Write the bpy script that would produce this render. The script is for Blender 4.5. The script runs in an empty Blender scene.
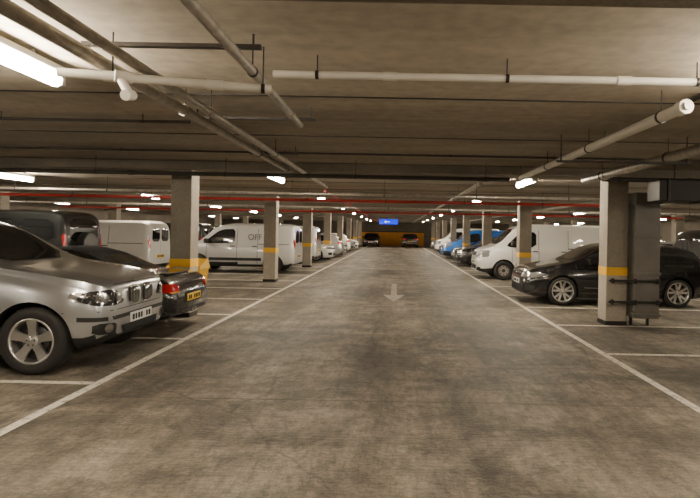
import bpy, bmesh, math, random
from mathutils import Vector, Matrix
from mathutils.bvhtree import BVHTree
random.seed(4)
SC = bpy.context.scene
COL = SC.collection

# ------------------------------------------------------------------ materials
def nodemat(name):
    m = bpy.data.materials.new(name); m.use_nodes = True
    nt = m.node_tree
    return m, nt, nt.nodes['Principled BSDF']

def simple(name, col, rough=0.5, metal=0.0, coat=0.0, noise=0.08, scale=8, emit=None, es=0):
    m, nt, b = nodemat(name)
    b.inputs['Roughness'].default_value = rough
    b.inputs['Metallic'].default_value = metal
    b.inputs['Coat Weight'].default_value = coat
    b.inputs['Coat Roughness'].default_value = 0.04
    tc = nt.nodes.new('ShaderNodeTexCoord'); n = nt.nodes.new('ShaderNodeTexNoise')
    n.inputs['Scale'].default_value = scale; n.inputs['Detail'].default_value = 4
    nt.links.new(tc.outputs['Object'], n.inputs['Vector'])
    r = nt.nodes.new('ShaderNodeValToRGB')
    r.color_ramp.elements[0].position = 0.3; r.color_ramp.elements[1].position = 0.7
    r.color_ramp.elements[0].color = [c * (1 - noise) for c in col] + [1]
    r.color_ramp.elements[1].color = [min(1, c * (1 + noise)) for c in col] + [1]
    nt.links.new(n.outputs['Fac'], r.inputs['Fac'])
    nt.links.new(r.outputs['Color'], b.inputs['Base Color'])
    if emit:
        b.inputs['Emission Color'].default_value = list(emit) + [1]
        b.inputs['Emission Strength'].default_value = es
    return m

def concrete(name, c1, c2, scale=0.8, rough=0.8, bump=0.15, fine=40, stretch=(1, 1, 1), dark=None):
    m, nt, b = nodemat(name)
    L = nt.links.new
    geo = nt.nodes.new('ShaderNodeNewGeometry')
    mp = nt.nodes.new('ShaderNodeMapping'); mp.inputs['Scale'].default_value = stretch
    L(geo.outputs['Position'], mp.inputs['Vector'])
    n1 = nt.nodes.new('ShaderNodeTexNoise'); n1.inputs['Scale'].default_value = scale
    n1.inputs['Detail'].default_value = 8; n1.inputs['Roughness'].default_value = 0.65
    L(mp.outputs[0], n1.inputs['Vector'])
    r = nt.nodes.new('ShaderNodeValToRGB')
    r.color_ramp.elements[0].position = 0.32; r.color_ramp.elements[1].position = 0.68
    r.color_ramp.elements[0].color = list(c1) + [1]; r.color_ramp.elements[1].color = list(c2) + [1]
    L(n1.outputs['Fac'], r.inputs['Fac'])
    n2 = nt.nodes.new('ShaderNodeTexNoise'); n2.inputs['Scale'].default_value = fine
    n2.inputs['Detail'].default_value = 5
    L(geo.outputs['Position'], n2.inputs['Vector'])
    mx = nt.nodes.new('ShaderNodeMix'); mx.data_type = 'RGBA'; mx.blend_type = 'MULTIPLY'
    mx.inputs['Factor'].default_value = 0.5
    r2 = nt.nodes.new('ShaderNodeValToRGB')
    r2.color_ramp.elements[0].position = 0.3; r2.color_ramp.elements[1].position = 0.7
    r2.color_ramp.elements[0].color = (.55, .55, .55, 1); r2.color_ramp.elements[1].color = (1, 1, 1, 1)
    L(n2.outputs['Fac'], r2.inputs['Fac'])
    L(r.outputs['Color'], mx.inputs[6]); L(r2.outputs['Color'], mx.inputs[7])
    L(mx.outputs[2], b.inputs['Base Color'])
    b.inputs['Roughness'].default_value = rough
    bp = nt.nodes.new('ShaderNodeBump'); bp.inputs['Strength'].default_value = bump
    bp.inputs['Distance'].default_value = 0.01
    L(n2.outputs['Fac'], bp.inputs['Height']); L(bp.outputs[0], b.inputs['Normal'])
    return m, nt, b, mx, bp, geo

def floor_mat():
    m, nt, b, mx, bp, geo = concrete('floor_concrete', (.20, .172, .132), (.60, .525, .415), scale=0.7, rough=0.5, bump=0.3, fine=22, stretch=(1, .6, 1))
    L = nt.links.new
    cur = [mx.outputs[2]]
    def layer(stretch, scale, detail, rough, dist, p0, p1, lo, fac):
        mp = nt.nodes.new('ShaderNodeMapping'); mp.inputs['Scale'].default_value = stretch
        L(geo.outputs['Position'], mp.inputs['Vector'])
        n = nt.nodes.new('ShaderNodeTexNoise'); n.inputs['Scale'].default_value = scale
        n.inputs['Detail'].default_value = detail; n.inputs['Roughness'].default_value = rough
        n.inputs['Distortion'].default_value = dist
        L(mp.outputs[0], n.inputs['Vector'])
        r = nt.nodes.new('ShaderNodeValToRGB')
        r.color_ramp.elements[0].position = p0; r.color_ramp.elements[1].position = p1
        r.color_ramp.elements[0].color = (lo, lo, lo, 1); r.color_ramp.elements[1].color = (1, 1, 1, 1)
        L(n.outputs['Fac'], r.inputs['Fac'])
        k = nt.nodes.new('ShaderNodeMix'); k.data_type = 'RGBA'; k.blend_type = 'MULTIPLY'
        k.inputs['Factor'].default_value = fac
        L(cur[0], k.inputs[6]); L(r.outputs['Color'], k.inputs[7]); cur[0] = k.outputs[2]
        return n
    n = layer((1, 1, 1), .9, 12, .80, .6, .42, .54, .34, .8)       # oily wear patches
    layer((1.1, .10, 1), 1.1, 8, .7, .2, .40, .58, .48, .8)        # tyre tracks along the aisle
    layer((.12, 1.6, 1), 1.3, 8, .75, .3, .40, .56, .60, .7)       # pour bands across the aisle
    layer((1, 1, 1), 2.3, 14, .82, .3, .44, .50, .55, .65)         # sharp-edged stains
    layer((1.6, .5, 1), 7, 12, .85, 0, .43, .52, .50, .7)          # scuffs
    layer((1, 1, 1), 60, 4, .7, 0, .36, .46, .45, .6)              # aggregate pits
    # cracks
    wv = nt.nodes.new('ShaderNodeTexNoise'); wv.inputs['Scale'].default_value = 1.4; wv.inputs['Detail'].default_value = 8
    L(geo.outputs['Position'], wv.inputs['Vector'])
    va = nt.nodes.new('ShaderNodeMix'); va.data_type = 'VECTOR'; va.inputs['Factor'].default_value = .35
    L(geo.outputs['Position'], va.inputs[4]); L(wv.outputs['Color'], va.inputs[5])
    vo = nt.nodes.new('ShaderNodeTexVoronoi'); vo.feature = 'DISTANCE_TO_EDGE'; vo.inputs['Scale'].default_value = .42
    L(va.outputs[1], vo.inputs['Vector'])
    rc = nt.nodes.new('ShaderNodeValToRGB'); rc.color_ramp.elements[0].position = .0; rc.color_ramp.elements[1].position = .006
    rc.color_ramp.elements[0].color = (.35, .35, .35, 1); rc.color_ramp.elements[1].color = (1, 1, 1, 1)
    L(vo.outputs['Distance'], rc.inputs['Fac'])
    kc = nt.nodes.new('ShaderNodeMix'); kc.data_type = 'RGBA'; kc.blend_type = 'MULTIPLY'; kc.inputs['Factor'].default_value = .6
    L(cur[0], kc.inputs[6]); L(rc.outputs['Color'], kc.inputs[7]); cur[0] = kc.outputs[2]
    # tamped ripples across the lane
    w = nt.nodes.new('ShaderNodeTexWave'); w.bands_direction = 'Y'
    w.inputs['Scale'].default_value = 6; w.inputs['Distortion'].default_value = 9
    w.inputs['Detail'].default_value = 6; w.inputs['Detail Scale'].default_value = 2.5
    L(geo.outputs['Position'], w.inputs['Vector'])
    r3 = nt.nodes.new('ShaderNodeValToRGB')
    r3.color_ramp.elements[0].color = (.62, .62, .62, 1); r3.color_ramp.elements[1].color = (1, 1, 1, 1)
    L(w.outputs['Fac'], r3.inputs['Fac'])
    m3 = nt.nodes.new('ShaderNodeMix'); m3.data_type = 'RGBA'; m3.blend_type = 'MULTIPLY'
    m3.inputs['Factor'].default_value = .5
    L(cur[0], m3.inputs[6]); L(r3.outputs['Color'], m3.inputs[7])
    L(m3.outputs[2], b.inputs['Base Color'])
    b2 = nt.nodes.new('ShaderNodeBump'); b2.inputs['Strength'].default_value = .4; b2.inputs['Distance'].default_value = .006
    L(w.outputs['Fac'], b2.inputs['Height']); L(bp.outputs[0], b2.inputs['Normal']); L(b2.outputs[0], b.inputs['Normal'])
    mr = nt.nodes.new('ShaderNodeMapRange'); mr.inputs['To Min'].default_value = .45; mr.inputs['To Max'].default_value = .75
    L(n.outputs['Fac'], mr.inputs['Value']); L(mr.outputs[0], b.inputs['Roughness'])
    return m

def worn_paint(name, col, p0=.36, p1=.5):
    m, nt, b = nodemat(name); L = nt.links.new
    geo = nt.nodes.new('ShaderNodeNewGeometry')
    n = nt.nodes.new('ShaderNodeTexNoise'); n.inputs['Scale'].default_value = 9; n.inputs['Detail'].default_value = 10
    n.inputs['Roughness'].default_value = .8
    L(geo.outputs['Position'], n.inputs['Vector'])
    r = nt.nodes.new('ShaderNodeValToRGB')
    r.color_ramp.elements[0].position = p0; r.color_ramp.elements[1].position = p1
    r.color_ramp.elements[0].color = (.24, .21, .17, 1); r.color_ramp.elements[1].color = list(col) + [1]
    L(n.outputs['Fac'], r.inputs['Fac']); L(r.outputs[0], b.inputs['Base Color'])
    b.inputs['Roughness'].default_value = .6
    return m

M_FLOOR = floor_mat()
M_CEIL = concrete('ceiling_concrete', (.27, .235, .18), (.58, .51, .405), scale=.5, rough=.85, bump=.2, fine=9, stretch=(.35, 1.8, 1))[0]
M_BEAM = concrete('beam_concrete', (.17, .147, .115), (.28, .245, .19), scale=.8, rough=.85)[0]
M_PILL = concrete('pillar_concrete', (.24, .21, .165), (.38, .335, .265), scale=1.4, rough=.75)[0]
M_PILLW = concrete('pillar_white_paint', (.36, .32, .26), (.50, .45, .37), scale=2, rough=.6)[0]
M_WALL = concrete('wall_concrete', (.12, .10, .08), (.2, .17, .13), scale=.6, rough=.85)[0]
M_ORANGE = concrete('orange_lit_wall_tint', (.62, .25, .02), (.85, .38, .05), scale=.6, rough=.7)[0]  # orange light on the far wall, put into the base colour
M_LINE = worn_paint('line_paint', (.78, .73, .63))
M_ARROW = worn_paint('arrow_paint', (.50, .46, .39), .42, .58)
M_YBAND = simple('yellow_paint', (.85, .48, .03), .5)
M_YBIN = simple('yellow_plastic', (.72, .40, .02), .45)
M_GALV = simple('galvanised_steel', (.42, .39, .34), .42, .75, noise=.2, scale=14)
M_PIPEW = simple('white_pipe_paint', (.72, .68, .6), .4, noise=.06)
M_DPIPE = simple('dark_pipe', (.05, .044, .038), .5, .3, noise=.2)
M_RED = simple('red_pipe_paint', (.42, .03, .02), .4)
M_DUCT = simple('duct_grey', (.17, .16, .14), .5, .4, noise=.15, scale=4)
M_STEELD = simple('dark_steel', (.03, .028, .026), .5, .5)
M_HOUS = simple('lamp_housing', (.6, .58, .54), .5)
M_TUBE = simple('lamp_diffuser', (.9, .9, .85), .5, emit=(1, .87, .685), es=195)
M_SIGN = simple('blue_sign_face', (.003, .02, .5), .5, emit=(.0, .03, 1), es=1.3)
M_SIGNW = simple('sign_white', (.8, .8, .8), .5, emit=(.6, .8, 1), es=1.2)
M_GLASS = simple('dark_car_glass', (.012, .013, .014), .05, 0, .6)
M_TYRE = simple('tyre_rubber', (.016, .015, .014), .75)
M_ALLOY = simple('alloy_silver', (.68, .67, .65), .28, .9)
M_ALLOYD = simple('alloy_dark', (.10, .10, .10), .35, .7)
M_BLACKP = simple('black_plastic', (.013, .013, .013), .55)
M_CHROME = simple('chrome', (.75, .75, .74), .12, 1.0)
M_HEAD = simple('headlamp_lens', (.40, .40, .40), .06, .6, 1)
M_LAMPB = simple('headlamp_inner', (.03, .03, .035), .08, .2, 1)
M_TAIL = simple('tail_lamp_red', (.50, .012, .012), .12, 0, 1)
M_AMBER = simple('amber_lens', (.75, .22, .02), .15, 0, 1)
M_PLW = simple('plate_white', (.8, .8, .78), .35)
M_PLY = simple('plate_yellow', (.75, .50, .03), .35)
M_SEAM = simple('panel_gap', (.01, .01, .01), .8)
M_JOINT = simple('floor_joint', (.10, .09, .075), .8)
def paint(n, c, metal=.0, rough=.3): return simple(n, c, rough, metal, 1.0, noise=.02, scale=3)
P_SILVER = paint('paint_silver', (.50, .515, .53), .8, .28)
P_SILV2 = paint('paint_pale_silver', (.56, .56, .55), .35, .35)
P_BLACK = paint('paint_black', (.006, .006, .007), .0, .2)
P_DARK = paint('paint_dark_green_black', (.014, .016, .016), .1, .3)
P_WHITE = paint('paint_white', (.76, .75, .71), 0, .35)
P_BLUE = paint('paint_blue', (.02, .15, .55), .3, .3)
P_GREY = paint('paint_grey', (.20, .20, .20), .6, .3)
M_FABRIC = simple('soft_top_fabric', (.012, .012, .013), .85)

# ------------------------------------------------------------------ mesh helper
class MB:
    def __init__(s): s.v = []; s.f = []; s.m = []; s.mats = []; s.sm = []
    def mi(s, mat):
        if mat not in s.mats: s.mats.append(mat)
        return s.mats.index(mat)
    def add(s, vs, fs, mat, smooth=False):
        o = len(s.v); s.v += [tuple(v) for v in vs]; k = s.mi(mat)
        for f in fs: s.f.append([i + o for i in f]); s.m.append(k); s.sm.append(smooth)
    def box(s, c, d, mat, bev=0.0, M=None):
        bm = bmesh.new(); bmesh.ops.create_cube(bm, size=1)
        for v in bm.verts: v.co = Vector((v.co.x * d[0], v.co.y * d[1], v.co.z * d[2]))
        if bev: bmesh.ops.bevel(bm, geom=bm.edges[:], offset=bev, segments=3, affect='EDGES', profile=.5)
        for v in bm.verts:
            if M is not None: v.co = M @ v.co
            v.co += Vector(c)
        bm.verts.index_update()
        s.add([v.co[:] for v in bm.verts], [[v.index for v in f.verts] for f in bm.faces], mat); bm.free()
    def hexa(s, pts, mat):  # 8 pts bottom 4 then top 4
        s.add(pts, [(3, 2, 1, 0), (4, 5, 6, 7), (0, 1, 5, 4), (1, 2, 6, 5), (2, 3, 7, 6), (3, 0, 4, 7)], mat)
    def cyl(s, a, b, r, mat, n=16, r2=None):
        a = Vector(a); b = Vector(b); d = (b - a).normalized()
        u = d.orthogonal().normalized(); w = d.cross(u); r2 = r if r2 is None else r2
        vs = [a + (u * math.cos(t) + w * math.sin(t)) * r for t in [i * 2 * math.pi / n for i in range(n)]]
        vs += [b + (u * math.cos(t) + w * math.sin(t)) * r2 for t in [i * 2 * math.pi / n for i in range(n)]]
        s.add(vs, [(i, (i + 1) % n, n + (i + 1) % n, n + i) for i in range(n)], mat, True)
        s.add(vs, [list(range(n))[::-1], list(range(n, 2 * n))], mat)
    def lathe(s, prof, mat, n=40, c=(0, 0, 0)):  # axis y
        vs = []; k = len(prof)
        for i in range(n):
            t = 2 * math.pi * i / n
            for r, y in prof: vs.append((c[0] + r * math.cos(t), c[1] + y, c[2] + r * math.sin(t)))
        fs = []
        for i in range(n):
            j = (i + 1) % n
            for q in range(k - 1): fs.append((i * k + q, i * k + q + 1, j * k + q + 1, j * k + q))
        s.add(vs, fs, mat, True)
    def mesh(s, name):
        me = bpy.data.meshes.new(name); me.from_pydata(s.v, [], s.f)
        for m in s.mats: me.materials.append(m)
        me.polygons.foreach_set('material_index', s.m)
        me.polygons.foreach_set('use_smooth', s.sm); me.update()
        return me
    def obj(s, name, parent=None, loc=(0, 0, 0)):
        o = bpy.data.objects.new(name, s.mesh(name)); COL.objects.link(o); o.location = loc
        if parent: o.parent = parent
        return o

def link(name, me, parent=None, loc=(0, 0, 0), rot=(0, 0, 0)):
    o = bpy.data.objects.new(name, me); COL.objects.link(o)
    o.location = loc; o.rotation_euler = rot
    if parent: o.parent = parent
    return o

# ------------------------------------------------------------------ room
XW, Y0, Y1, ZC = 20.0, -7.0, 60.0, 2.8
def slab(name, x0, x1, y0, y1, z0, z1, mat):
    b = MB(); b.box(((x0 + x1) / 2, (y0 + y1) / 2, (z0 + z1) / 2), (x1 - x0, y1 - y0, z1 - z0), mat); return b.obj(name)
slab('floor', -XW, XW, Y0, Y1, -.2, 0, M_FLOOR)
slab('ceiling', -XW, XW, Y0, Y1, ZC, ZC + .2, M_CEIL)
slab('wall_left', -XW - .2, -XW, Y0, Y1, -.2, ZC + .2, M_WALL)
slab('wall_right', XW, XW + .2, Y0, Y1, -.2, ZC + .2, M_WALL)
slab('wall_back', -XW, XW, Y0 - .2, Y0, -.2, ZC + .2, M_WALL)
slab('wall_far', -XW, XW, Y1, Y1 + .2, -.2, ZC + .2, M_WALL)
b = MB(); b.box((-.4, Y1 - .03, .78), (7.2, .06, 1.56), M_ORANGE); b.box((-.4, Y1 - .035, 1.61), (7.2, .07, .1), M_BLACKP); b.obj('orange_lit_wall_panel')  # orange-lit part of the far wall, its light painted in as colour

GRID = [9.5 + 6.6 * k for k in range(-2, 8)]
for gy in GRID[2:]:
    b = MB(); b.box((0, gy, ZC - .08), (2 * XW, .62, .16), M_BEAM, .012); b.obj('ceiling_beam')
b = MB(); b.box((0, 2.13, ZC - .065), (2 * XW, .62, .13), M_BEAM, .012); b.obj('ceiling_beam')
b = MB()
for jy in (-1.2, .8, 4.65, 6.6):
    b.box((0, jy, ZC - .004), (2 * XW, .022, .008), M_STEELD)
for k in range(20):
    b.box((0, 12.8 + 2.2 * k, ZC - .004), (2 * XW, .02, .008), M_STEELD)
b.obj('ceiling_trim_joints')

def pillar(x, y, white=True):
    b = MB(); w = .37
    b.box((0, 0, (ZC - .16) / 2 + .5), (w, w, ZC - .16 - 1.0), M_PILL, .012)
    b.box((0, 0, .5), (w, w, 1.0), M_PILLW if white else M_PILL, .012)
    b.box((0, 0, .97), (w + .008, w + .008, .15), M_YBAND, .004)
    b.box((0, 0, .04), (w + .01, w + .01, .08), M_STEELD, .004)
    return b.obj('concrete_pillar', loc=(x, y, 0))
for gy in GRID:
    if gy < -4 or gy > 57: continue
    for x in (-3.86, 3.97): pillar(x, gy)
    for x in (-12.3, 12.3): pillar(x, gy, False)

# ------------------------------------------------------------------ lamps
b = MB()
b.box((0, 0, .045), (.085, 1.38, .05), M_HOUS, .01)
b.cyl((0, -.64, -.035), (0, .64, -.035), .048, M_TUBE, 12)
for yy in (-.66, .66): b.box((0, yy, -.015), (.10, .05, .12), M_HOUS, .012)
b.cyl((0, -.4, .07), (0, -.4, .105), .012, M_GALV, 8); b.cyl((0, .4, .07), (0, .4, .105), .012, M_GALV, 8)
LAMP = b.mesh('fluorescent_light')
LY = [-3.2, 3.15, 10.7, 17.2, 23.8, 30.4, 37.0, 43.6, 50.2]
for ly in LY:
    for x in (-2.5, 2.65):
        link('fluorescent_light', LAMP, None, (x, ly, ZC - .105))
    for x in (-8.6, 8.7): link('fluorescent_light', LAMP, None, (x, ly + .9, ZC - .105))
    if ly > 9:
        for x in (-15.6, 15.6): link('fluorescent_light', LAMP, None, (x, ly + .3, ZC - .105))

# ------------------------------------------------------------------ pipes
def pipe(name, p0, p1, r, mat, hang=None, coup=None, hmat=None):
    b = MB(); p0 = Vector(p0); p1 = Vector(p1); d = (p1 - p0); L = d.length; d.normalize()
    b.cyl(p0, p1, r, mat, 20)
    if coup:
        t = coup * .5
        while t < L:
            c = p0 + d * t; b.cyl(c - d * .05, c + d * .05, r * 1.18, mat, 20); t += coup
    if hang:
        t = .3
        while t < L:
            c = p0 + d * t
            b.cyl(c - d * .012, c + d * .012, r * 1.15, M_STEELD, 16)
            b.cyl(c + Vector((0, 0, r)), (c.x, c.y, ZC), .005, M_STEELD, 6)
            t += hang
    return b.obj(name)
pipe('ceiling_pipe', (-1.62, -3, 2.6), (-1.62, 12.0, 2.6), .032, M_GALV, 2.4, 3)
pipe('ceiling_pipe', (-1.84, -3, 2.61), (-1.84, 8.6, 2.61), .042, M_GALV, 2.4, 3)
pipe('ceiling_pipe', (-.93, -3, 2.6), (-.93, 4.95, 2.6), .03, M_GALV, 2.0, 3)
pipe('ceiling_pipe', (-2.06, 3.14, 2.525), (-.84, 3.43, 2.525), .028, M_PIPEW, .9, .6)
b = MB()
b.cyl((-1.74, 3.18, 2.525), (-1.66, 3.24, 2.525), .036, M_PIPEW)
b.cyl((-1.72, 3.2, 2.52), (-1.64, 3.17, 2.41), .026, M_PIPEW)
b.cyl((-1.64, 3.2, 2.41), (-1.64, 3.12, 2.39), .032, M_PIPEW); b.obj('pipe_elbow')
pipe('ceiling_pipe', (-.86, 3.56, 2.665), (5.5, 3.56, 2.665), .026, M_PIPEW, 1.3, 1.6)
pipe('ceiling_pipe', (2.15, 3.95, 2.58), (2.15, 9.1, 2.58), .045, M_PIPEW, 1.6, None)
b = MB(); b.cyl((2.15, 3.88, 2.58), (2.15, 3.98, 2.58), .055, M_PIPEW); b.cyl((2.15, 3.85, 2.58), (2.15, 3.88, 2.58), .03, M_PIPEW); b.obj('pipe_end_cap')
pipe('ceiling_pipe', (3.28, 4, 2.56), (3.28, 9.1, 2.56), .065, M_GALV, 2.0, 2.8)
pipe('ceiling_pipe', (2.35, 3.7, 2.705), (2.35, 9.1, 2.705), .022, M_DPIPE, 1.9, 2.8)
pipe('ceiling_pipe', (-12, 8.8, 2.52), (1.9, 8.8, 2.52), .035, M_DPIPE, 2.2, 3)
pipe('ceiling_pipe', (3.5, 8.9, 2.57), (12, 8.9, 2.57), .04, M_DPIPE, 2.2, 3)
pipe('electrical_conduit', (-6, 5.5, 2.72), (-2.2, 5.5, 2.72), .016, M_DPIPE, 1.5)
pipe('electrical_conduit', (-12, 7.9, 2.77), (12, 7.9, 2.77), .016, M_DPIPE, 2.5)
pipe('sprinkler_pipe', (-16, 14.6, 2.45), (6.0, 14.6, 2.45), .038, M_RED, 2.2, 3)
pipe('sprinkler_pipe', (-14, 21.8, 2.40), (12, 21.8, 2.40), .04, M_RED, 2.2, 3)
pipe('sprinkler_pipe', (-1.75, 12.6, 2.56), (-1.75, 50, 2.56), .035, M_RED, 3.3, 3)
pipe('ceiling_pipe', (1.6, 9.9, 2.56), (1.6, 50, 2.56), .045, M_GALV, 3.3, 4)
pipe('ceiling_pipe', (-16, 12.4, 2.47), (16, 12.4, 2.47), .03, M_GALV, 2.2, 3)
pipe('ceiling_pipe', (-16, 19, 2.45), (16, 19, 2.45), .04, M_GALV, 2.2, 3)
pipe('ceiling_pipe', (5.6, 9.9, 2.55), (5.6, 40, 2.55), .04, M_GALV, 3.2, 4)
def strut(x0, x1, y, z=2.66):
    b = MB(); b.box(((x0 + x1) / 2, y, z), (x1 - x0, .04, .025), M_DPIPE)
    for x in (x0 + .05, x1 - .05): b.cyl((x, y, z), (x, y, ZC), .008, M_DPIPE, 6)
    b.obj('pipe_support_strut')
strut(-1.95, -.85, 3.2, 2.72); strut(-2.0, -.8, 5.05, 2.675); strut(1.9, 3.5, 6.2, 2.48); strut(-2.1, -1.4, 7.4, 2.68)

# duct and cabinet next to right pillar
b = MB()
b.box((4.43, 9.32, 1.27), (.44, .36, 2.22), M_DUCT, .01)
for z in (.22, .95, 1.6, 2.2): b.box((4.43, 9.32, z), (.48, .40, .05), M_DUCT, .008)
for z in (.45, .82): b.box((4.2, 9.11, z), (.90, .035, .04), M_STEELD, .004)
for z in (.45, .82):
    for x in (3.8, 4.2, 4.6): b.box((x, 9.09, z), (.05, .04, .09), M_STEELD, .004)
for x in (4.28, 4.58): b.box((x, 9.42, .09), (.04, .04, .18), M_STEELD)
b.obj('ventilation_riser')
b = MB()
b.box((5.55, 8.62, 2.36), (2.6, .42, .34), M_STEELD, .01)
for x in (4.4, 5.0, 5.6, 6.2, 6.8): b.box((x, 8.62, 2.36), (.04, .46, .38), M_DPIPE, .006)
for x in (4.6, 6.6): b.cyl((x, 8.62, 2.5), (x, 8.62, ZC), .01, M_DPIPE, 6)
b.obj('ventilation_duct')

# yellow bin beyond left pillar
b = MB()
def taper(b, cx, cy, z0, z1, a0, a1, mat):
    b.hexa([(cx - a0[0], cy - a0[1], z0), (cx + a0[0], cy - a0[1], z0), (cx + a0[0], cy + a0[1], z0), (cx - a0[0], cy + a0[1], z0),
            (cx - a1[0], cy - a1[1], z1), (cx + a1[0], cy - a1[1], z1), (cx + a1[0], cy + a1[1], z1), (cx - a1[0], cy + a1[1], z1)], mat)
taper(b, 0, 0, .0, .58, (.34, .26), (.40, .33), M_YBIN)
b.hexa([(-.43, -.36, .58), (.43, -.36, .58), (.43, .36, .58), (-.43, .36, .58), (-.41, -.32, .66), (.41, -.32, .66), (.38, .30, .82), (-.38, .30, .82)], M_YBIN)
b.box((0, -.365, .60), (.16, .02, .05), M_BLACKP, .005)
b.box((0, -.318, .33), (.3, .01, .16), M_BLACKP)
b.obj('grit_bin', loc=(-5.25, 13.2, 0))

# signs
def sign(x, y, z, w, h, mat, mark=True):
    b = MB(); b.box((0, 0, 0), (w, .08, h), M_STEELD, .01); b.box((0, -.043, 0), (w - .05, .01, h - .05), mat)
    if mark:
        b.box((-.05, -.052, 0), (.28, .008, .05), M_SIGNW); b.add([(-.32, -.054, 0), (-.19, -.054, .1), (-.19, -.054, -.1)], [(0, 1, 2)], M_SIGNW)
    for sx in (-w * .4, w * .4): b.cyl((sx, 0, h / 2), (sx, 0, ZC - z), .012, M_STEELD, 6)
    b.obj('hanging_sign', loc=(x, y, z))
sign(-.55, 38, 2.34, 1.4, .42, M_SIGN)

# ------------------------------------------------------------------ floor markings
def marks(name, rects, mat):
    b = MB()
    for x0, x1, y0, y1 in rects: b.box(((x0 + x1) / 2, (y0 + y1) / 2, .002), (x1 - x0, y1 - y0, .004), mat)
    b.obj(name)
marks('lane_line_marking', [(-3.05, -2.96, -4, 56)], M_LINE)
marks('lane_line_marking', [(2.80, 2.89, -4, 56)], M_LINE)
marks('bay_line_marking', [(-7.9, -3.06, 5.3 + 2.2 * k - .04, 5.3 + 2.2 * k + .04) for k in range(-3, 22)] +
      [(-12.6, -8.0, 5.3 + 2.2 * k - .04, 5.3 + 2.2 * k + .04) for k in range(-3, 22)] + [(-7.99, -7.91, -4, 50)], M_LINE)
marks('bay_line_marking', [(2.90, 7.7, 7.05 + 2.2 * k - .04, 7.05 + 2.2 * k + .04) for k in range(-3, 22)] +
      [(7.8, 12.4, 7.05 + 2.2 * k - .04, 7.05 + 2.2 * k + .04) for k in range(-3, 22)] + [(7.71, 7.79, -4, 50)], M_LINE)
b = MB()
b.add([(-.1, 16.0, .004), (.05, 16.0, .004), (.05, 13.2, .004), (-.1, 13.2, .004)], [(0, 3, 2, 1)], M_ARROW)
b.add([(-.30, 13.2, .004), (.25, 13.2, .004), (-.025, 11.9, .004)], [(0, 2, 1)], M_ARROW)
b.obj('direction_arrow_marking')
b = MB()
for y in (4.9, 11.5, 18, 25, 32): b.box((0, y, .001), (5.6, .008, .002), M_JOINT)
b.obj('floor_trim_joint')

# ------------------------------------------------------------------ vehicles
def pchip(pts):
    pts = sorted(pts); X = [p[0] for p in pts]; Y = [p[1] for p in pts]; n = len(X)
    d = [(Y[i + 1] - Y[i]) / (X[i + 1] - X[i]) for i in range(n - 1)]
    m = [d[0]] + [0 if d[i - 1] * d[i] <= 0 else 2 * d[i - 1] * d[i] / (d[i - 1] + d[i]) for i in range(1, n - 1)] + [d[-1]]
    def f(x):
        if x <= X[0]: return Y[0]
        if x >= X[-1]: return Y[-1]
        i = 0
        while x > X[i + 1]: i += 1
        h = X[i + 1] - X[i]; t = (x - X[i]) / h
        return ((2 * t**3 - 3 * t**2 + 1) * Y[i] + (t**3 - 2 * t**2 + t) * h * m[i] + (-2 * t**3 + 3 * t**2) * Y[i + 1] + (t**3 - t**2) * h * m[i + 1])
    return f
PROF = pchip([(0, .90), (.08, .955), (.3, 1.0), (.6, 1.0), (.8, .985), (.92, .965), (1, .93)])

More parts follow.
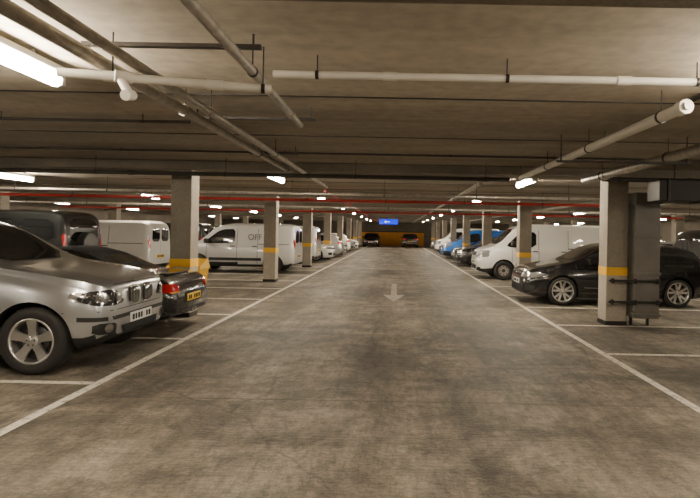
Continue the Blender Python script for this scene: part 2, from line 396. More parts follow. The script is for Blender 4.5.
def make_body(sp, name):
    L = sp['L']; W0 = sp['W']; xf = L / 2
    top = pchip(sp['top']); belt = pchip(sp['belt']); low = pchip(sp['low'])
    wk = sp.get('wk') or [(-xf, .74), (-xf + .07, .87), (-xf + .22, .95), (-xf + .7, .99), (0, 1), (xf - .8, .985), (xf - .35, .93), (xf - .12, .82), (xf - .03, .70), (xf, .60)]
    Wf = pchip(wk)
    tum = sp.get('tum', .3); sh = sp.get('sh', .84); R = sp['R']; ra = sp['ra']
    xs = set(round(-xf + L * i / 90, 5) for i in range(91))
    for xx in (-xf, xf):
        s_ = 1 if xx < 0 else -1
        for q in (.015, .03, .06, .09): xs.add(round(xx + s_ * q, 5))
    xs = {x for x in xs if all(abs(abs(x - xc) - ra) > .012 for xc in sp['wx'])}
    for xc in sp['wx']:
        for k in range(0, 25):
            xs.add(xc + ra * .9995 * math.cos(math.pi * k / 24))
        xs.add(xc + ra + .002); xs.add(xc - ra - .002)
    xs = sorted(xs); ring = []
    for x in xs:
        zt = top(x); zb = min(belt(x), zt - .03); z0 = low(x); zl = z0
        for xc in sp['wx']:
            if abs(x - xc) < ra: zl = max(zl, R + math.sqrt(ra * ra - (x - xc)**2) * sp.get('ry', 1))
        zl = min(zl, zb - .03)
        W = W0 * Wf(x); pts = []
        def yy(z): return W * PROF(max(0, min(1, (z - z0) / (zb - z0))))
        y0 = yy(zl); flare = 0
        pts += [(0, zl), (y0 * .5, zl), (y0 - .03, zl), (y0, zl + .004)]
        for k in range(1, 11):
            z = zl + (zb - zl) * k / 10; pts.append((yy(z), z))
        wb = yy(zb); h = zt - zb
        for s in (.2, .4, .6, .8, 1.0):
            q = s * sh; pts.append((wb - tum * h * q**1.15, zb + h * q))
        ys = pts[-1][0]
        for yf in (.985, .955, .91, .85, .76, .64, .5, .34, .17, 0):
            pts.append((ys * yf, zb + h * (sh + (1 - sh) * (1 - yf**sp.get('pw', 5)))))
        ring.append([(x, a, c) for a, c in pts])
    n = len(ring[0]); vs = []; N = 2 * n - 2
    for r in ring:
        vs += r; vs += [(x, -y, z) for x, y, z in r[1:-1][::-1]]
    fs = []; ms = []
    clad = sp.get('clad', 0)
    for i in range(len(ring) - 1):
        for j in range(N):
            k = (j + 1) % N
            f = (i * N + j, (i + 1) * N + j, (i + 1) * N + k, i * N + k); fs.append(f)
            jj = min(j, N - 1 - j)
            zc = sum(vs[q][2] for q in f) / 4
            ms.append(1 if (jj < 3 or zc < clad) else 0)
    fs.append([j for j in range(N)]); ms.append(0)
    fs.append([(len(ring) - 1) * N + j for j in range(N)][::-1]); ms.append(0)
    me = bpy.data.meshes.new(name + '_body'); me.from_pydata(vs, [], fs)
    me.materials.append(sp['paint']); me.materials.append(M_BLACKP)
    me.polygons.foreach_set('material_index', ms)
    bm = bmesh.new(); bm.from_mesh(me); bmesh.ops.recalc_face_normals(bm, faces=bm.faces)
    bvh = BVHTree.FromBMesh(bm); bm.to_mesh(me); bm.free()
    me.polygons.foreach_set('use_smooth', [True] * len(me.polygons))
    me.set_sharp_from_angle(angle=math.radians(38)); me.update()
    return me, bvh

def chaikin(p, it):
    for _ in range(it):
        q = []
        for i in range(len(p)):
            a = p[i]; c = p[(i + 1) % len(p)]
            q.append((a[0] * .82 + c[0] * .18, a[1] * .82 + c[1] * .18)); q.append((a[0] * .18 + c[0] * .82, a[1] * .18 + c[1] * .82))
        p = q
    return p

def patch(mb, bvh, pts, ax, mat, off=.006, cuts=4, rnd=1):
    if ax == 'S2':
        patch(mb, bvh, pts, 'L', mat, off, cuts, rnd); patch(mb, bvh, pts, 'Rt', mat, off, cuts, rnd); return
    if ax in ('F2', 'B2', 'T2'):
        a = ax[0]; patch(mb, bvh, pts, a, mat, off, cuts, rnd)
        patch(mb, bvh, [((-u, v) if a != 'T' else (u, -v)) for u, v in pts], a, mat, off, cuts, rnd); return
    p = chaikin(pts, rnd)
    bm = bmesh.new(); vv = [bm.verts.new((u, v, 0)) for u, v in p]
    bm.faces.new(vv); bmesh.ops.triangulate(bm, faces=bm.faces[:])
    bmesh.ops.subdivide_edges(bm, edges=bm.edges[:], cuts=cuts, use_grid_fill=True)
    bmesh.ops.triangulate(bm, faces=bm.faces[:])
    dead = []
    for v in bm.verts:
        u, w = v.co.x, v.co.y
        o, d = {'F': ((6, u, w), (-1, 0, 0)), 'B': ((-6, u, w), (1, 0, 0)), 'L': ((u, 4, w), (0, -1, 0)), 'Rt': ((u, -4, w), (0, 1, 0)), 'T': ((u, w, 5), (0, 0, -1))}[ax]
        h, nn, _, _ = bvh.ray_cast(Vector(o), Vector(d))
        if h is None: dead.append(v); continue
        if nn.dot(Vector(d)) > 0: nn = -nn
        # a front/rear patch must not run far along the flank
        if ax in ('F', 'B') and abs(nn.x) < .12 and abs(nn.z) < .5: dead.append(v); continue
        v.co = h + nn * off
    if dead: bmesh.ops.delete(bm, geom=dead, context='VERTS')
    bm.verts.index_update()
    mb.add([v.co[:] for v in bm.verts], [[v.index for v in f.verts] for f in bm.faces], mat, True); bm.free()

def line(mb, bvh, a, c, ax, mat=None, w=.008, off=.004, cuts=12):
    d = Vector((c[0] - a[0], c[1] - a[1])); nrm = Vector((-d.y, d.x)).normalized() * w / 2
    patch(mb, bvh, [(a[0] - nrm.x, a[1] - nrm.y), (c[0] - nrm.x, c[1] - nrm.y), (c[0] + nrm.x, c[1] + nrm.y), (a[0] + nrm.x, a[1] + nrm.y)], ax, mat or M_SEAM, off, cuts, 0)

def wheel_mesh(R, w, style, rimf=.68):
    b = MB(); rr = R * rimf; h = w / 2
    b.lathe([(rr - .01, -h + .01), (rr, -h), (R - .045, -h - .004), (R - .012, -h + .018), (R, -h + .05), (R, h - .05), (R - .012, h - .018), (R - .045, h + .004), (rr + .01, h - .004), (rr, h - .012)], M_TYRE, 48)
    rim = M_ALLOYD if style == 'steel' else M_ALLOY
    b.lathe([(rr + .002, h - .014), (rr - .008, h - .004), (rr - .02, h - .012), (rr - .026, h - .05), (rr - .035, -h + .02)], rim, 48)
    b.lathe([(rr - .03, h - .11), (.02, h - .105), (0.001, h - .105)], M_BLACKP, 32)
    b.lathe([(rr * .62, h - .10), (rr * .6, h - .09), (.08, h - .09)], M_ALLOYD, 32)
    def spoke(ang, wa, wb, mat, skew=0, r0=.035, y0=-.04, y1=-.014):
        r1 = rr - .012; t = .03; pts = []
        for (yo) in (-t, 0):
            for (r, ww, yb, o) in ((r0, wa, y0, 0), (r1, wb, y1, skew)):
                for sgn in (-1, 1): pts.append((r, o + sgn * ww / 2, h + yb + yo))
        P = []
        for r, tt, y in pts:
            P.append((r * math.cos(ang) - tt * math.sin(ang), y, r * math.sin(ang) + tt * math.cos(ang)))
        b.add(P, [(4, 5, 7, 6), (0, 2, 3, 1), (0, 4, 6, 2), (1, 3, 7, 5), (2, 6, 7, 3), (0, 1, 5, 4)], mat)
    if style == 'five':
        for k in range(5): spoke(math.pi / 2 + k * 2 * math.pi / 5, .085, .075, M_ALLOY)
        for k in range(5):
            a = math.pi / 2 + k * 2 * math.pi / 5
            spoke(a, .05, .03, M_ALLOY, skew=.045); spoke(a, .05, .03, M_ALLOY, skew=-.045)
    elif style == 'twin':
        for k in range(5):
            a = math.pi / 2 + k * 2 * math.pi / 5
            spoke(a, .05, .036, M_ALLOY, skew=.066); spoke(a, .05, .036, M_ALLOY, skew=-.066)
            spoke(a, .03, .10, M_ALLOYD, y0=-.06, y1=-.045)
    elif style == 'ten':
        for k in range(10): spoke(k * 2 * math.pi / 10 + .3, .035, .032, M_ALLOY)
    else:
        b.lathe([(rr - .02, h - .05), (rr * .8, h - .035), (rr * .55, h - .03), (rr * .3, h - .055), (.001, h - .055)], M_ALLOY, 32)
        for k in range(8):
            a = k * math.pi / 4; r = rr * .68
            b.cyl((r * math.cos(a), h - .05, r * math.sin(a)), (r * math.cos(a), h - .029, r * math.sin(a)), .02, M_BLACKP, 10)
    b.lathe([(.062, h - .04), (.058, h - .02), (.05, h - .014), (.001, h - .012)], rim, 24)
    for k in range(5):
        a = k * 2 * math.pi / 5 + .3; b.cyl((.045 * math.cos(a), h - .02, .045 * math.sin(a)), (.045 * math.cos(a), h - .008, .045 * math.sin(a)), .008, M_STEELD, 8)
    return b.mesh('wheel')

def plate(b, x, z, mat, f=1, w=.52):
    b.box((x, 0, z), (.012, w, .112), mat, .003)
    for k in range(7):
        if k == 4: continue
        b.box((x + f * .008, -.2 + k * .066, z), (.004, .035 if k % 2 else .042, .065), M_SEAM)

CACHE = {}
def vehicle(name, sp, detail, loc, rot):
    key = sp['key']
    if key not in CACHE:
        me, bvh = make_body(sp, name)
        d = MB(); detail(d, bvh, sp)
        L = sp['L']
        u = MB(); u.box((0, 0, .42), (L - .7, 2 * sp['W'] - .62, .40), M_BLACKP, .02)
        for wx in sp['wx']: u.cyl((wx, -sp['W'] + .2, sp['R']), (wx, sp['W'] - .2, sp['R']), .04, M_BLACKP, 8)
        wm = wheel_mesh(sp['R'], sp.get('ww', .225), sp.get('wheel', 'five'), sp.get('rimf', .68))
        CACHE[key] = (me, d.mesh(name + '_trim'), u.mesh(name + '_chassis'), wm)
    me, dm, um, wm = CACHE[key]
    root = bpy.data.objects.new(name, None); COL.objects.link(root); root.location = loc; root.rotation_euler = (0, 0, rot)
    bo = link('body', me, root)
    link('trim_and_glazing', dm, root); link('chassis', um, root)
    ww = sp.get('ww', .225); yo = sp['W'] - .022 - ww / 2
    i = 1
    for wx in sp['wx']:
        link('wheel_%d' % i, wm, root, (wx, yo, sp['R'])); i += 1
        link('wheel_%d' % i, wm, root, (wx, -yo, sp['R']), (0, 0, math.pi)); i += 1
    return root

def mirror(b, x, y, z, mat, s=1.0):
    for sg in (-1, 1):
        b.box((x, sg * (y + .10 * s), z), (.10 * s, .20 * s, .14 * s), mat, .035 * s)
        b.box((x, sg * (y - .01), z - .05), (.05, .12, .03), M_BLACKP, .01)

def handles(b, sp, xs, z, mat):
    for x in xs:
        for sg in (-1, 1): b.box((x, sg * (sp['W'] * .985 + .012), z), (.19, .03, .03), mat, .012)

# --- SUV (estate style 4x4)
def det_suv(b, v, sp):
    G = M_GLASS
    patch(b, v, [(.86, 1.13), (.30, 1.50), (.05, 1.555), (-.38, 1.575), (-.38, 1.13)], 'S2', G, rnd=1)
    patch(b, v, [(-.44, 1.13), (-.44, 1.575), (-1.15, 1.56), (-1.25, 1.14)], 'S2', G)
    patch(b, v, [(-1.32, 1.15), (-1.24, 1.55), (-1.70, 1.49), (-1.88, 1.25), (-1.85, 1.16)], 'S2', G)
    patch(b, v, [(-.68, 1.18), (.68, 1.18), (.55, 1.58), (-.55, 1.58)], 'F', G, cuts=8)
    patch(b, v, [(-.62, 1.22), (.62, 1.22), (.5, 1.56), (-.5, 1.56)], 'B', G)
    # headlamps
    hl = [(.39, .735), (.46, .86), (.62, .90), (.80, .885), (.86, .80), (.80, .735), (.6, .715)]
    patch(b, v, hl, 'F2', M_LAMPB, .006, 6); 
    patch(b, v, [(1.98, .80), (2.22, .74), (2.24, .86), (2.0, .885)], 'S2', M_HEAD, .006, 4)
    for y in (.52, .70):
        patch(b, v, [(y + .062 * math.cos(t), .805 + .062 * math.sin(t)) for t in [k * math.pi / 6 for k in range(12)]], 'F2', M_CHROME, .012, 3, 0)
        patch(b, v, [(y + .045 * math.cos(t), .805 + .045 * math.sin(t)) for t in [k * math.pi / 6 for k in range(12)]], 'F2', M_HEAD, .02, 2, 0)
    # kidney grille
    kid = [(.035, .70), (.03, .86), (.09, .91), (.26, .905), (.31, .86), (.29, .72), (.22, .68), (.08, .68)]
    patch(b, v, kid, 'F2', M_CHROME, .012, 5, 2)
    patch(b, v, [(.17 + (a - .17) * .84, .795 + (c - .795) * .84) for a, c in kid], 'F2', M_SEAM, .018, 5, 2)
    for k in range(6):
        y = .08 + k * .037; line(b, v, (y, .715), (y, .885), 'F2', M_CHROME, .009, .024)
    # bumper
    patch(b, v, [(-.62, .60), (.62, .60), (.60, .555), (-.60, .555)], 'F', M_BLACKP, .006, 8, 0)
    patch(b, v, [(-.44, .47), (.44, .47), (.40, .36), (-.40, .36)], 'F', M_SEAM, .008, 6, 0)
    patch(b, v, [(.54, .52), (.80, .54), (.80, .42), (.56, .40)], 'F2', M_BLACKP, .008, 5)
    patch(b, v, [(.66 + .05 * math.cos(t), .475 + .05 * math.sin(t)) for t in [k * math.pi / 6 for k in range(12)]], 'F2', M_CHROME, .016, 2, 0)
    patch(b, v, [(2.08, .62), (2.31, .60), (2.31, .555), (2.08, .57)], 'S2', M_BLACKP, .006, 5, 0)
    line(b, v, (-.9, .665), (.9, .665), 'F', M_SEAM, .008)
    # bonnet shut lines and creases
    for sg in (1, -1):
        line(b, v, (2.2, sg * .42), (1.1, sg * .74), 'T', None, .008)
    line(b, v, (2.27, -.5), (2.27, .5), 'T', None, .008)
    # doors
    for x in (.93, -.41, -1.20):
        line(b, v, (x, .34), (x, 1.10), 'S2')
    line(b, v, (.93, .36), (-.95, .36), 'S2')
    patch(b, v, [(1.0, .50), (-.8, .50), (-.8, .60), (1.0, .60)], 'S2', P_SILVER if sp['paint'] is P_SILVER else M_BLACKP, .016, 8, 0)
    handles(b, sp, (-.25, -1.08), .98, sp['paint'])
    mirror(b, .72, .86, 1.16, sp['paint'], 1.1)
    patch(b, v, [(.58, .86), (.84, .84), (.84, 1.14), (.62, 1.16)], 'B2', M_TAIL, .01, 4)
    plate(b, 2.35, .53, M_PLW, 1); plate(b, -2.35, .75, M_PLY, -1)
    patch(b, v, [(.035 * math.cos(t), .945 + .02 * math.sin(t)) for t in [k * math.pi / 5 for k in range(10)]], 'F', M_CHROME, .01, 1, 0)
    for sg in (-1, 1):
        b.cyl((.1, sg * .60, 1.73), (-1.6, sg * .60, 1.72), .018, M_BLACKP, 10)
        for x in (.08, -.75, -1.58): b.cyl((x, sg * .60, 1.60), (x, sg * .60, 1.73), .015, M_BLACKP, 8)
SUV = dict(key='suv', L=4.67, W=.935, R=.362, ra=.418, wx=(1.62, -1.315), ww=.26, wheel='five', rimf=.68, paint=P_SILVER, clad=.40,
    top=[(2.335, .84), (2.31, .91), (2.2, .975), (1.8, 1.07), (1.3, 1.14), (1.08, 1.18), (.35, 1.60), (.1, 1.67), (-.6, 1.71), (-1.5, 1.68), (-1.95, 1.58), (-2.2, 1.22), (-2.3, 1.0), (-2.335, .85)],
    belt=[(2.335, .74), (2.2, .86), (1.8, .97), (1, 1.08), (-2, 1.12), (-2.2, 1.0), (-2.335, .75)],
    low=[(2.335, .38), (2.1, .27), (1.5, .27), (-1.5, .29), (-2.335, .42)],
    wk=[(-2.335, .74), (-2.26, .87), (-2.1, .95), (-1.6, .99), (0, .99), (1.5, 1.0), (1.9, .97), (2.12, .91), (2.24, .83), (2.31, .72), (2.335, .62)])

# --- boxy dark 4x4
def det_4x4(b, v, sp):
    G = M_GLASS
    patch(b, v, [(.95, 1.22), (.62, 1.72), (-.35, 1.76), (-.35, 1.22)], 'S2', G)
    patch(b, v, [(-.42, 1.22), (-.42, 1.76), (-1.2, 1.76), (-1.2, 1.22)], 'S2', G)
    patch(b, v, [(-1.28, 1.24), (-1.28, 1.76), (-2.1, 1.74), (-2.15, 1.24)], 'S2', G)
    patch(b, v, [(-.62, 1.22), (.62, 1.22), (.56, 1.78), (-.56, 1.78)], 'B', G, cuts=6)
    patch(b, v, [(-.7, 1.25), (.7, 1.25), (.62, 1.75), (-.62, 1.75)], 'F', G, cuts=6)
    patch(b, v, [(.70, .98), (.80, .98), (.80, 1.40), (.72, 1.40)], 'B2', M_TAIL, .012, 4)
    patch(b, v, [(.5, .72), (.8, .74), (.8, .92), (.5, .92)], 'F2', M_HEAD, .01, 3)
    patch(b, v, [(-.45, .72), (.45, .72), (.45, .9), (-.45, .9)], 'F', M_SEAM, .01, 3)
    for x in (.98, -.38, -1.24): line(b, v, (x, .4), (x, 1.2), 'S2')
    patch(b, v, [(-.85, .60), (.85, .60), (.85, .45), (-.85, .45)], 'B', M_BLACKP, .01, 5, 0)
    plate(b, -2.37, .70, M_PLY, -1); handles(b, sp, (-.22, -1.08), 1.05, M_BLACKP); mirror(b, .8, .88, 1.28, M_BLACKP)
    b.cyl((-2.36, 0, 1.12), (-2.52, 0, 1.12), .33, M_TYRE, 32); b.cyl((-2.50, 0, 1.12), (-2.54, 0, 1.12), .30, P_DARK, 32)
WKV = lambda xf: [(-xf, .90), (-xf + .06, .95), (-xf + .19, .98), (0, 1), (xf - .9, .99), (xf - .5, .95), (xf - .2, .86), (xf - .05, .74), (xf, .62)]
BOX4 = dict(key='box4', L=4.7, W=.93, R=.37, ra=.43, wx=(1.5, -1.35), ww=.24, paint=P_DARK, clad=.45, tum=.13, sh=.88, pw=7,
    top=[(2.35, .85), (2.3, 1.0), (2.1, 1.08), (1.2, 1.2), (.75, 1.84), (.5, 1.9), (-1, 1.98), (-2.1, 1.96), (-2.28, 1.88), (-2.35, 1.6)],
    belt=[(2.35, .75), (2.1, 1.0), (1.2, 1.12), (-2.2, 1.18), (-2.35, 1.1)], low=[(2.35, .45), (2, .33), (-2, .35), (-2.35, .45)], wk=WKV(2.35))

# --- convertible
def det_conv(b, v, sp):
    G = M_GLASS
    patch(b, v, [(.62, .90), (.18, 1.13), (-.1, 1.17), (-.45, 1.14), (-.62, .92)], 'S2', G)
    patch(b, v, [(-.62, .90), (.62, .90), (.50, 1.19), (-.50, 1.19)], 'F', G, cuts=6)
    patch(b, v, [(-.40, 1.02), (.40, 1.02), (.36, 1.15), (-.36, 1.15)], 'B', G, cuts=5)
    patch(b, v, [(.10, -.52), (.10, .52), (-1.2, .52), (-1.2, -.52)], 'T', M_FABRIC, .003, 8)
    # tail lamps
    tl = [(.50, .66), (.54, .75), (.74, .765), (.84, .74), (.86, .66), (.72, .63)]
    patch(b, v, tl, 'B2', M_TAIL, .008, 6)
    patch(b, v, [(-1.98, .655), (-2.13, .645), (-2.13, .74), (-2.0, .74)], 'S2', M_TAIL, .008, 4)
    patch(b, v, [(.52, .63), (.72, .62), (.72, .645), (.54, .655)], 'B2', M_AMBER, .014, 3)
    line(b, v, (-.85, .60), (.85, .60), 'B')
    patch(b, v, [(-.34, .60), (.34, .60), (.34, .44), (-.34, .44)], 'B', M_SEAM, .005, 4, 0)
    patch(b, v, [(-.5, .36), (.5, .36), (.5, .25), (-.5, .25)], 'B', M_BLACKP, .006, 4, 0)
    plate(b, -2.175, .52, M_PLY, -1)
    for sg in (-.05, .05): b.cyl((-2.18, sg, .31), (-2.0, sg, .31), .038, M_CHROME, 16)
    patch(b, v, [(.5, .50), (.78, .50), (.74, .62), (.52, .60)], 'F2', M_HEAD, .008, 4)
    for x in (.78, -.50): line(b, v, (x, .28), (x, .80), 'S2')
    patch(b, v, [(-.62, .66), (-.80, .68), (-.80, .55), (-.66, .50)], 'S2', M_SEAM, .006, 3)
    for sg in (1, -1): line(b, v, (-1.35, sg * .5), (-1.98, sg * .44), 'T')
    line(b, v, (-1.35, -.5), (-1.35, .5), 'T'); line(b, v, (-1.98, -.44), (-1.98, .44), 'T')
    b.box((-1.86, 0, .885), (.12, .85, .02), sp['paint'], .006)
    b.box((-2.0, 0, .80), (.02, .25, .02), M_TAIL, .004)
    handles(b, sp, (-.32,), .72, sp['paint']); mirror(b, .55, .80, .93, sp['paint'], .9)
CONV = dict(key='conv', L=4.32, W=.86, R=.325, ra=.365, wx=(1.3, -1.115), ww=.24, wheel='ten', rimf=.74, paint=P_BLACK, tum=.42, sh=.8, pw=4,
    top=[(2.16, .48), (2.1, .57), (1.8, .70), (1.3, .81), (.85, .87), (.2, 1.20), (0, 1.26), (-.35, 1.28), (-.7, 1.22), (-1.2, .98), (-1.32, .915), (-1.8, .89), (-2.0, .84), (-2.1, .76), (-2.16, .62)],
    belt=[(2.16, .42), (1.8, .63), (1.3, .76), (.8, .76), (0, .80), (-.6, .82), (-1.2, .84), (-1.8, .80), (-2.05, .70), (-2.16, .55)],
    low=[(2.16, .28), (2, .2), (1.3, .17), (-1.2, .18), (-2, .24), (-2.16, .30)])

# --- hatchback
def det_hatch(b, v, sp):
    G = M_GLASS
    patch(b, v, [(.92, .965), (.38, 1.29), (.1, 1.345), (-.22, 1.36), (-.22, .965)], 'S2', G)
    patch(b, v, [(-.29, .965), (-.29, 1.36), (-.85, 1.345), (-1.1, 1.31), (-1.12, .985)], 'S2', G)
    patch(b, v, [(-1.18, 1.0), (-1.16, 1.30), (-1.4, 1.255), (-1.5, 1.06)], 'S2', G)
    patch(b, v, [(-.64, 1.03), (.64, 1.03), (.52, 1.36), (-.52, 1.36)], 'F', G, cuts=8)
    patch(b, v, [(-.60, 1.0), (.60, 1.0), (.5, 1.29), (-.5, 1.29)], 'B', G, cuts=6)
    patch(b, v, [(.42, .62), (.45, .70), (.72, .74), (.84, .72), (.80, .62), (.6, .60)], 'F2', M_HEAD, .007, 5)
    patch(b, v, [(1.72, .68), (2.0, .62), (2.03, .71), (1.82, .76)], 'S2', M_HEAD, .007, 4)
    patch(b, v, [(-.42, .62), (.42, .62), (.42, .69), (-.42, .69)], 'F', M_SEAM, .006, 6, 0)
    patch(b, v, [(-.6, .44), (.6, .44), (.52, .27), (-.52, .27)], 'F', M_SEAM, .006, 6, 0)
    patch(b, v, [(.64, .46), (.80, .46), (.78, .32), (.64, .32)], 'F2', M_BLACKP, .008, 3)
    line(b, v, (-.5, .63), (.5, .63), 'F', M_TAIL if sp['paint'] is P_BLACK else M_CHROME, .012, .012)
    patch(b, v, [(.45, .80), (.80, .80), (.80, .95), (.48, .96)], 'B2', M_TAIL, .008, 4)
    patch(b, v, [(-1.88, .83), (-2.03, .83), (-2.0, .93), (-1.9, .94)], 'S2', M_TAIL, .008, 3)
    for x in (.98, -.25): line(b, v, (x, .27), (x, .95), 'S2')
    line(b, v, (-1.15, .62), (-1.12, .97), 'S2'); line(b, v, (.95, .27), (-.9, .27), 'S2')
    line(b, v, (.95, .42), (-.9, .40), 'S2', M_CHROME if sp['paint'] is P_BLACK else M_SEAM, .010, .006)
    line(b, v, (1.6, .80), (-1.8, .84), 'S2', None, .006)
    for sg in (1, -1): line(b, v, (2.0, sg * .55), (1.05, sg * .70), 'T')
    handles(b, sp, (-.08, -1.0), .82, sp['paint']); mirror(b, .72, .80, 1.0, sp['paint'], .95)
    plate(b, 2.14, .50, M_PLW, 1); plate(b, -2.14, .62, M_PLY, -1)
HATCH = dict(key='hatch_black', L=4.26, W=.89, R=.328, ra=.362, wx=(1.28, -1.34), ww=.23, wheel='twin', rimf=.76, paint=P_BLACK, tum=.33,
    top=[(2.13, .64), (2.1, .73), (1.95, .82), (1.5, .92), (1.08, 1.0), (.35, 1.36), (.1, 1.42), (-.5, 1.45), (-1.3, 1.41), (-1.72, 1.32), (-1.98, 1.0), (-2.08, .9), (-2.13, .62)],
    belt=[(2.13, .54), (1.9, .73), (1.5, .83), (1, .91), (-1.8, .97), (-2.0, .85), (-2.13, .5)],
    low=[(2.13, .24), (1.9, .19), (1.2, .17), (-1.5, .18), (-2.0, .24), (-2.13, .34)])

# --- large van
def det_van(b, v, sp):
    G = M_GLASS; rear = M_SEAM
    patch(b, v, [(1.42, 1.20), (.98, 1.62), (.82, 1.68), (.38, 1.68), (.38, 1.16), (1.25, 1.14)], 'S2', G)
    patch(b, v, [(-.74, 1.24), (.74, 1.24), (.66, 1.78), (-.66, 1.78)], 'F', G, cuts=8)
    patch(b, v, [(.48, .78), (.62, 1.0), (.84, 1.04), (.86, .82), (.7, .74)], 'F2', M_HEAD, .008, 4)
    patch(b, v, [(2.0, .80), (2.26, .78), (2.22, .90), (1.98, 1.0)], 'S2', M_HEAD, .008, 4)
    patch(b, v, [(-.42, .82), (.42, .82), (.42, .96), (-.42, .96)], 'F', M_SEAM, .006, 4, 0)
    patch(b, v, [(-.5, .50), (.5, .50), (.5, .36), (-.5, .36)], 'F', M_SEAM, .006, 4, 0)
    for x in (1.22, .30, -.72): line(b, v, (x, .38), (x, 1.75 if x < 1 else 1.12), 'S2', None, .014)
    line(b, v, (.3, .38), (-2.2, .38), 'S2'); line(b, v, (-.72, 1.12), (-2.2, 1.12), 'S2', M_BLACKP, .03)
    patch(b, v, [(1.1, .52), (-.9, .52), (-.9, .60), (1.1, .60)], 'S2', M_BLACKP, .012, 8, 0)
    patch(b, v, [(.78, .90), (.85, .90), (.83, 1.30), (.78, 1.30)], 'B2', M_TAIL, .012, 4)
    patch(b, v, [(.06, 1.2), (.68, 1.2), (.64, 1.65), (.06, 1.65)], 'B2', G, .008, 4)
    line(b, v, (0, .45), (0, 1.85), 'B')
    handles(b, sp, (.42, -.55), 1.02, M_BLACKP); mirror(b, 1.22, .93, 1.28, M_BLACKP, 1.3)
    plate(b, 2.405, .60, M_PLW, 1); plate(b, -2.405, .62, M_PLY, -1)
VAN = dict(key='van_white', L=4.78, W=.95, R=.335, ra=.39, wx=(1.5, -1.58), ww=.22, wheel='steel', rimf=.62, paint=P_WHITE, clad=.42, tum=.11, sh=.9, pw=8,
    top=[(2.39, .80), (2.34, .94), (2.15, 1.07), (1.75, 1.21), (1.08, 1.80), (.85, 1.91), (.3, 1.97), (-2.1, 1.96), (-2.3, 1.9), (-2.39, 1.75)],
    belt=[(2.39, .70), (2.1, .95), (1.7, 1.1), (-2.3, 1.15), (-2.39, 1.1)], low=[(2.39, .32), (2.1, .26), (-2.1, .28), (-2.39, .38)],
    wk=WKV(2.39))

# --- small van
def det_svan(b, v, sp):
    G = M_GLASS
    patch(b, v, [(1.12, 1.10), (.62, 1.50), (.42, 1.58), (-.02, 1.60), (-.02, 1.08), (.95, 1.06)], 'S2', G)
    patch(b, v, [(-.68, 1.16), (.68, 1.16), (.60, 1.68), (-.60, 1.68)], 'F', G, cuts=8)
    patch(b, v, [(.46, .72), (.56, .92), (.80, .98), (.82, .78), (.7, .70)], 'F2', M_HEAD, .008, 4)
    patch(b, v, [(1.75, .82), (2.05, .76), (2.0, .88), (1.72, .97)], 'S2', M_HEAD, .008, 4)
    patch(b, v, [(-.5, .62), (.5, .62), (.5, .40), (-.5, .40)], 'F', M_SEAM, .006, 4, 0)
    for x in (1.0, -.10, -.85): line(b, v, (x, .35), (x, 1.62 if x < .9 else 1.04), 'S2', None, .014)
    line(b, v, (-.85, 1.06), (-2.0, 1.06), 'S2', None, .02)
    patch(b, v, [(.9, .46), (-1.0, .46), (-1.0, .56), (.9, .56)], 'S2', M_BLACKP, .012, 8, 0)
    patch(b, v, [(1.75, .52), (2.15, .52), (2.15, .34), (1.75, .34)], 'S2', M_BLACKP, .01, 4, 0)
    patch(b, v, [(.74, .90), (.80, .90), (.78, 1.24), (.74, 1.24)], 'B2', M_TAIL, .012, 4)
    patch(b, v, [(.06, 1.12), (.62, 1.12), (.60, 1.58), (.06, 1.58)], 'B2', G, .008, 4)
    line(b, v, (0, .42), (0, 1.72), 'B')
    handles(b, sp, (.04, -.75), .98, M_BLACKP); mirror(b, .98, .86, 1.16, M_BLACKP, 1.2)
    plate(b, 2.205, .56, M_PLW, 1); plate(b, -2.205, .62, M_PLY, -1)
SVAN = dict(key='svan_silver', L=4.38, W=.9, R=.32, ra=.37, wx=(1.29, -1.42), ww=.2, wheel='steel', rimf=.62, paint=P_SILV2, clad=.36, tum=.13, sh=.88, pw=7,
    top=[(2.19, .70), (2.14, .84), (1.95, .98), (1.35, 1.13), (.68, 1.68), (.42, 1.77), (0, 1.82), (-1.9, 1.82), (-2.1, 1.76), (-2.19, 1.55)],
    belt=[(2.19, .60), (1.95, .86), (1.3, 1.03), (-2.1, 1.08), (-2.19, 1.0)], low=[(2.19, .30), (2.0, .23), (-1.9, .25), (-2.19, .36)],
    wk=WKV(2.19))

PI = math.pi
def variant(sp, key, p): d = dict(sp); d['key'] = key; d['paint'] = p; return d
XF = -3.14  # left row nose line
vehicle('silver_suv', SUV, det_suv, (XF - 2.335, 6.42, 0), 0)
vehicle('black_convertible_car', CONV, det_conv, (-3.24 - 2.16, 8.36, 0), PI)
vehicle('dark_four_by_four', BOX4, det_4x4, (-7.95 - 2.35, 13.25, 0), PI)
S_WHITE = variant(SVAN, 'svan_white', P_WHITE)
S_DARK = variant(SVAN, 'svan_dark', P_DARK); S_BLUE = variant(SVAN, 'svan_blue', P_BLUE)
H_SILV = variant(HATCH, 'hatch_silver', P_SILVER); H_WHITE = variant(HATCH, 'hatch_white', P_WHITE)
H_GREY = variant(HATCH, 'hatch_grey', P_GREY); H_BLUE = variant(HATCH, 'hatch_blue', P_BLUE)
vehicle('white_panel_van', S_WHITE, det_svan, (-8.1 - 2.19, 17.9, 0), PI)
sv = vehicle('silver_panel_van', SVAN, det_svan, (-3.68 - 2.19, 19.75, 0), PI)
t = bpy.data.curves.new('lettering', 'FONT'); t.body = 'OFF'; t.size = .30; t.extrude = .002; t.materials.append(M_DUCT)
to = bpy.data.objects.new('lettering', t); COL.objects.link(to); to.parent = sv
to.location = (-.50, .89, 1.22); to.rotation_euler = (PI / 2 + .1, 0, PI)
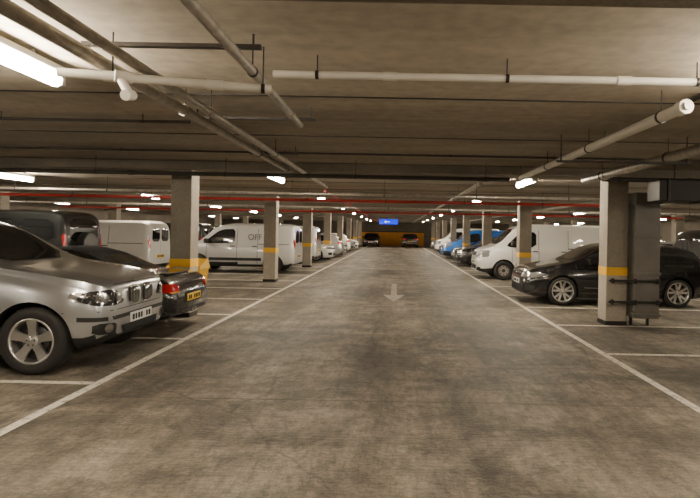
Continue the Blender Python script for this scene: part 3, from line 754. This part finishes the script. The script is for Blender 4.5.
# left row 1 beyond
vehicle('silver_panel_van', SVAN, det_svan, (-3.8 - 2.19, 25.6, 0), PI)
vehicle('white_car', H_WHITE, det_hatch, (-3.3 - 2.13, 28.0, 0), 0)
vehicle('silver_car', H_SILV, det_hatch, (-3.2 - 2.13, 31.6, 0), PI)
vehicle('silver_car', H_SILV, det_hatch, (-3.2 - 2.13, 33.9, 0), 0)
vehicle('white_car', H_WHITE, det_hatch, (-3.3 - 2.13, 38.0, 0), PI)
vehicle('grey_car', H_GREY, det_hatch, (-3.2 - 2.13, 40.6, 0), 0)
vehicle('white_car', H_WHITE, det_hatch, (-3.2 - 2.13, 44.5, 0), 0)
# left row 2
vehicle('dark_panel_van', S_DARK, det_svan, (-8.1 - 2.19, 22.6 - .1, 0), PI)
vehicle('grey_car', H_GREY, det_hatch, (-8.3 - 2.13, 26.4, 0), PI)
vehicle('silver_suv', SUV, det_suv, (-8.3 - 2.33, 31.4, 0), PI)
# right row 1
vehicle('black_hatchback_car', HATCH, det_hatch, (2.96 + 2.13, 12.65, 0), PI)
vehicle('white_van', VAN, det_van, (2.85 + 2.39, 18.85, 0), PI)
vehicle('black_hatchback_car', HATCH, det_hatch, (2.95 + 2.13, 25.2, 0), PI)
vehicle('grey_car', H_GREY, det_hatch, (3.0 + 2.13, 27.5, 0), PI)
vehicle('blue_panel_van', S_BLUE, det_svan, (2.85 + 2.19, 32.0, 0), PI)
vehicle('blue_car', H_BLUE, det_hatch, (2.9 + 2.13, 34.3, 0), PI)
vehicle('white_van', VAN, det_van, (2.9 + 2.39, 39.0, 0), PI)
vehicle('grey_car', H_GREY, det_hatch, (3 + 2.13, 44.6, 0), PI)
# right row 2
vehicle('dark_panel_van', S_DARK, det_svan, (7.95 + 2.19, 14.1, 0), 0)
vehicle('grey_car', H_GREY, det_hatch, (8.1 + 2.13, 19.3, 0), 0)
vehicle('silver_suv', SUV, det_suv, (8.1 + 2.33, 25.3, 0), 0)
# far end
vehicle('black_hatchback_car', HATCH, det_hatch, (-2.6, 56.5, 0), -PI / 2)
vehicle('black_hatchback_car', HATCH, det_hatch, (1.5, 56.5, 0), PI / 2)

# ------------------------------------------------------------------ world
w = bpy.data.worlds.new('world'); SC.world = w; w.use_nodes = True
w.node_tree.nodes['Background'].inputs[0].default_value = (.02, .018, .015, 1)
w.node_tree.nodes['Background'].inputs[1].default_value = .3

# ------------------------------------------------------------------ camera
cam = bpy.data.cameras.new('camera'); co = bpy.data.objects.new('camera', cam); COL.objects.link(co)
cam.sensor_width = 36; cam.sensor_fit = 'HORIZONTAL'; cam.lens = 520 / 700 * 36
cam.shift_x = -46 / 700; cam.shift_y = -17 / 700; cam.clip_end = 200
M = Matrix.Rotation(math.radians(-1.1), 4, 'Y') @ Matrix.Rotation(math.radians(90), 4, 'X')
co.matrix_world = Matrix.Translation((0, 0, 1.6)) @ M
SC.camera = co
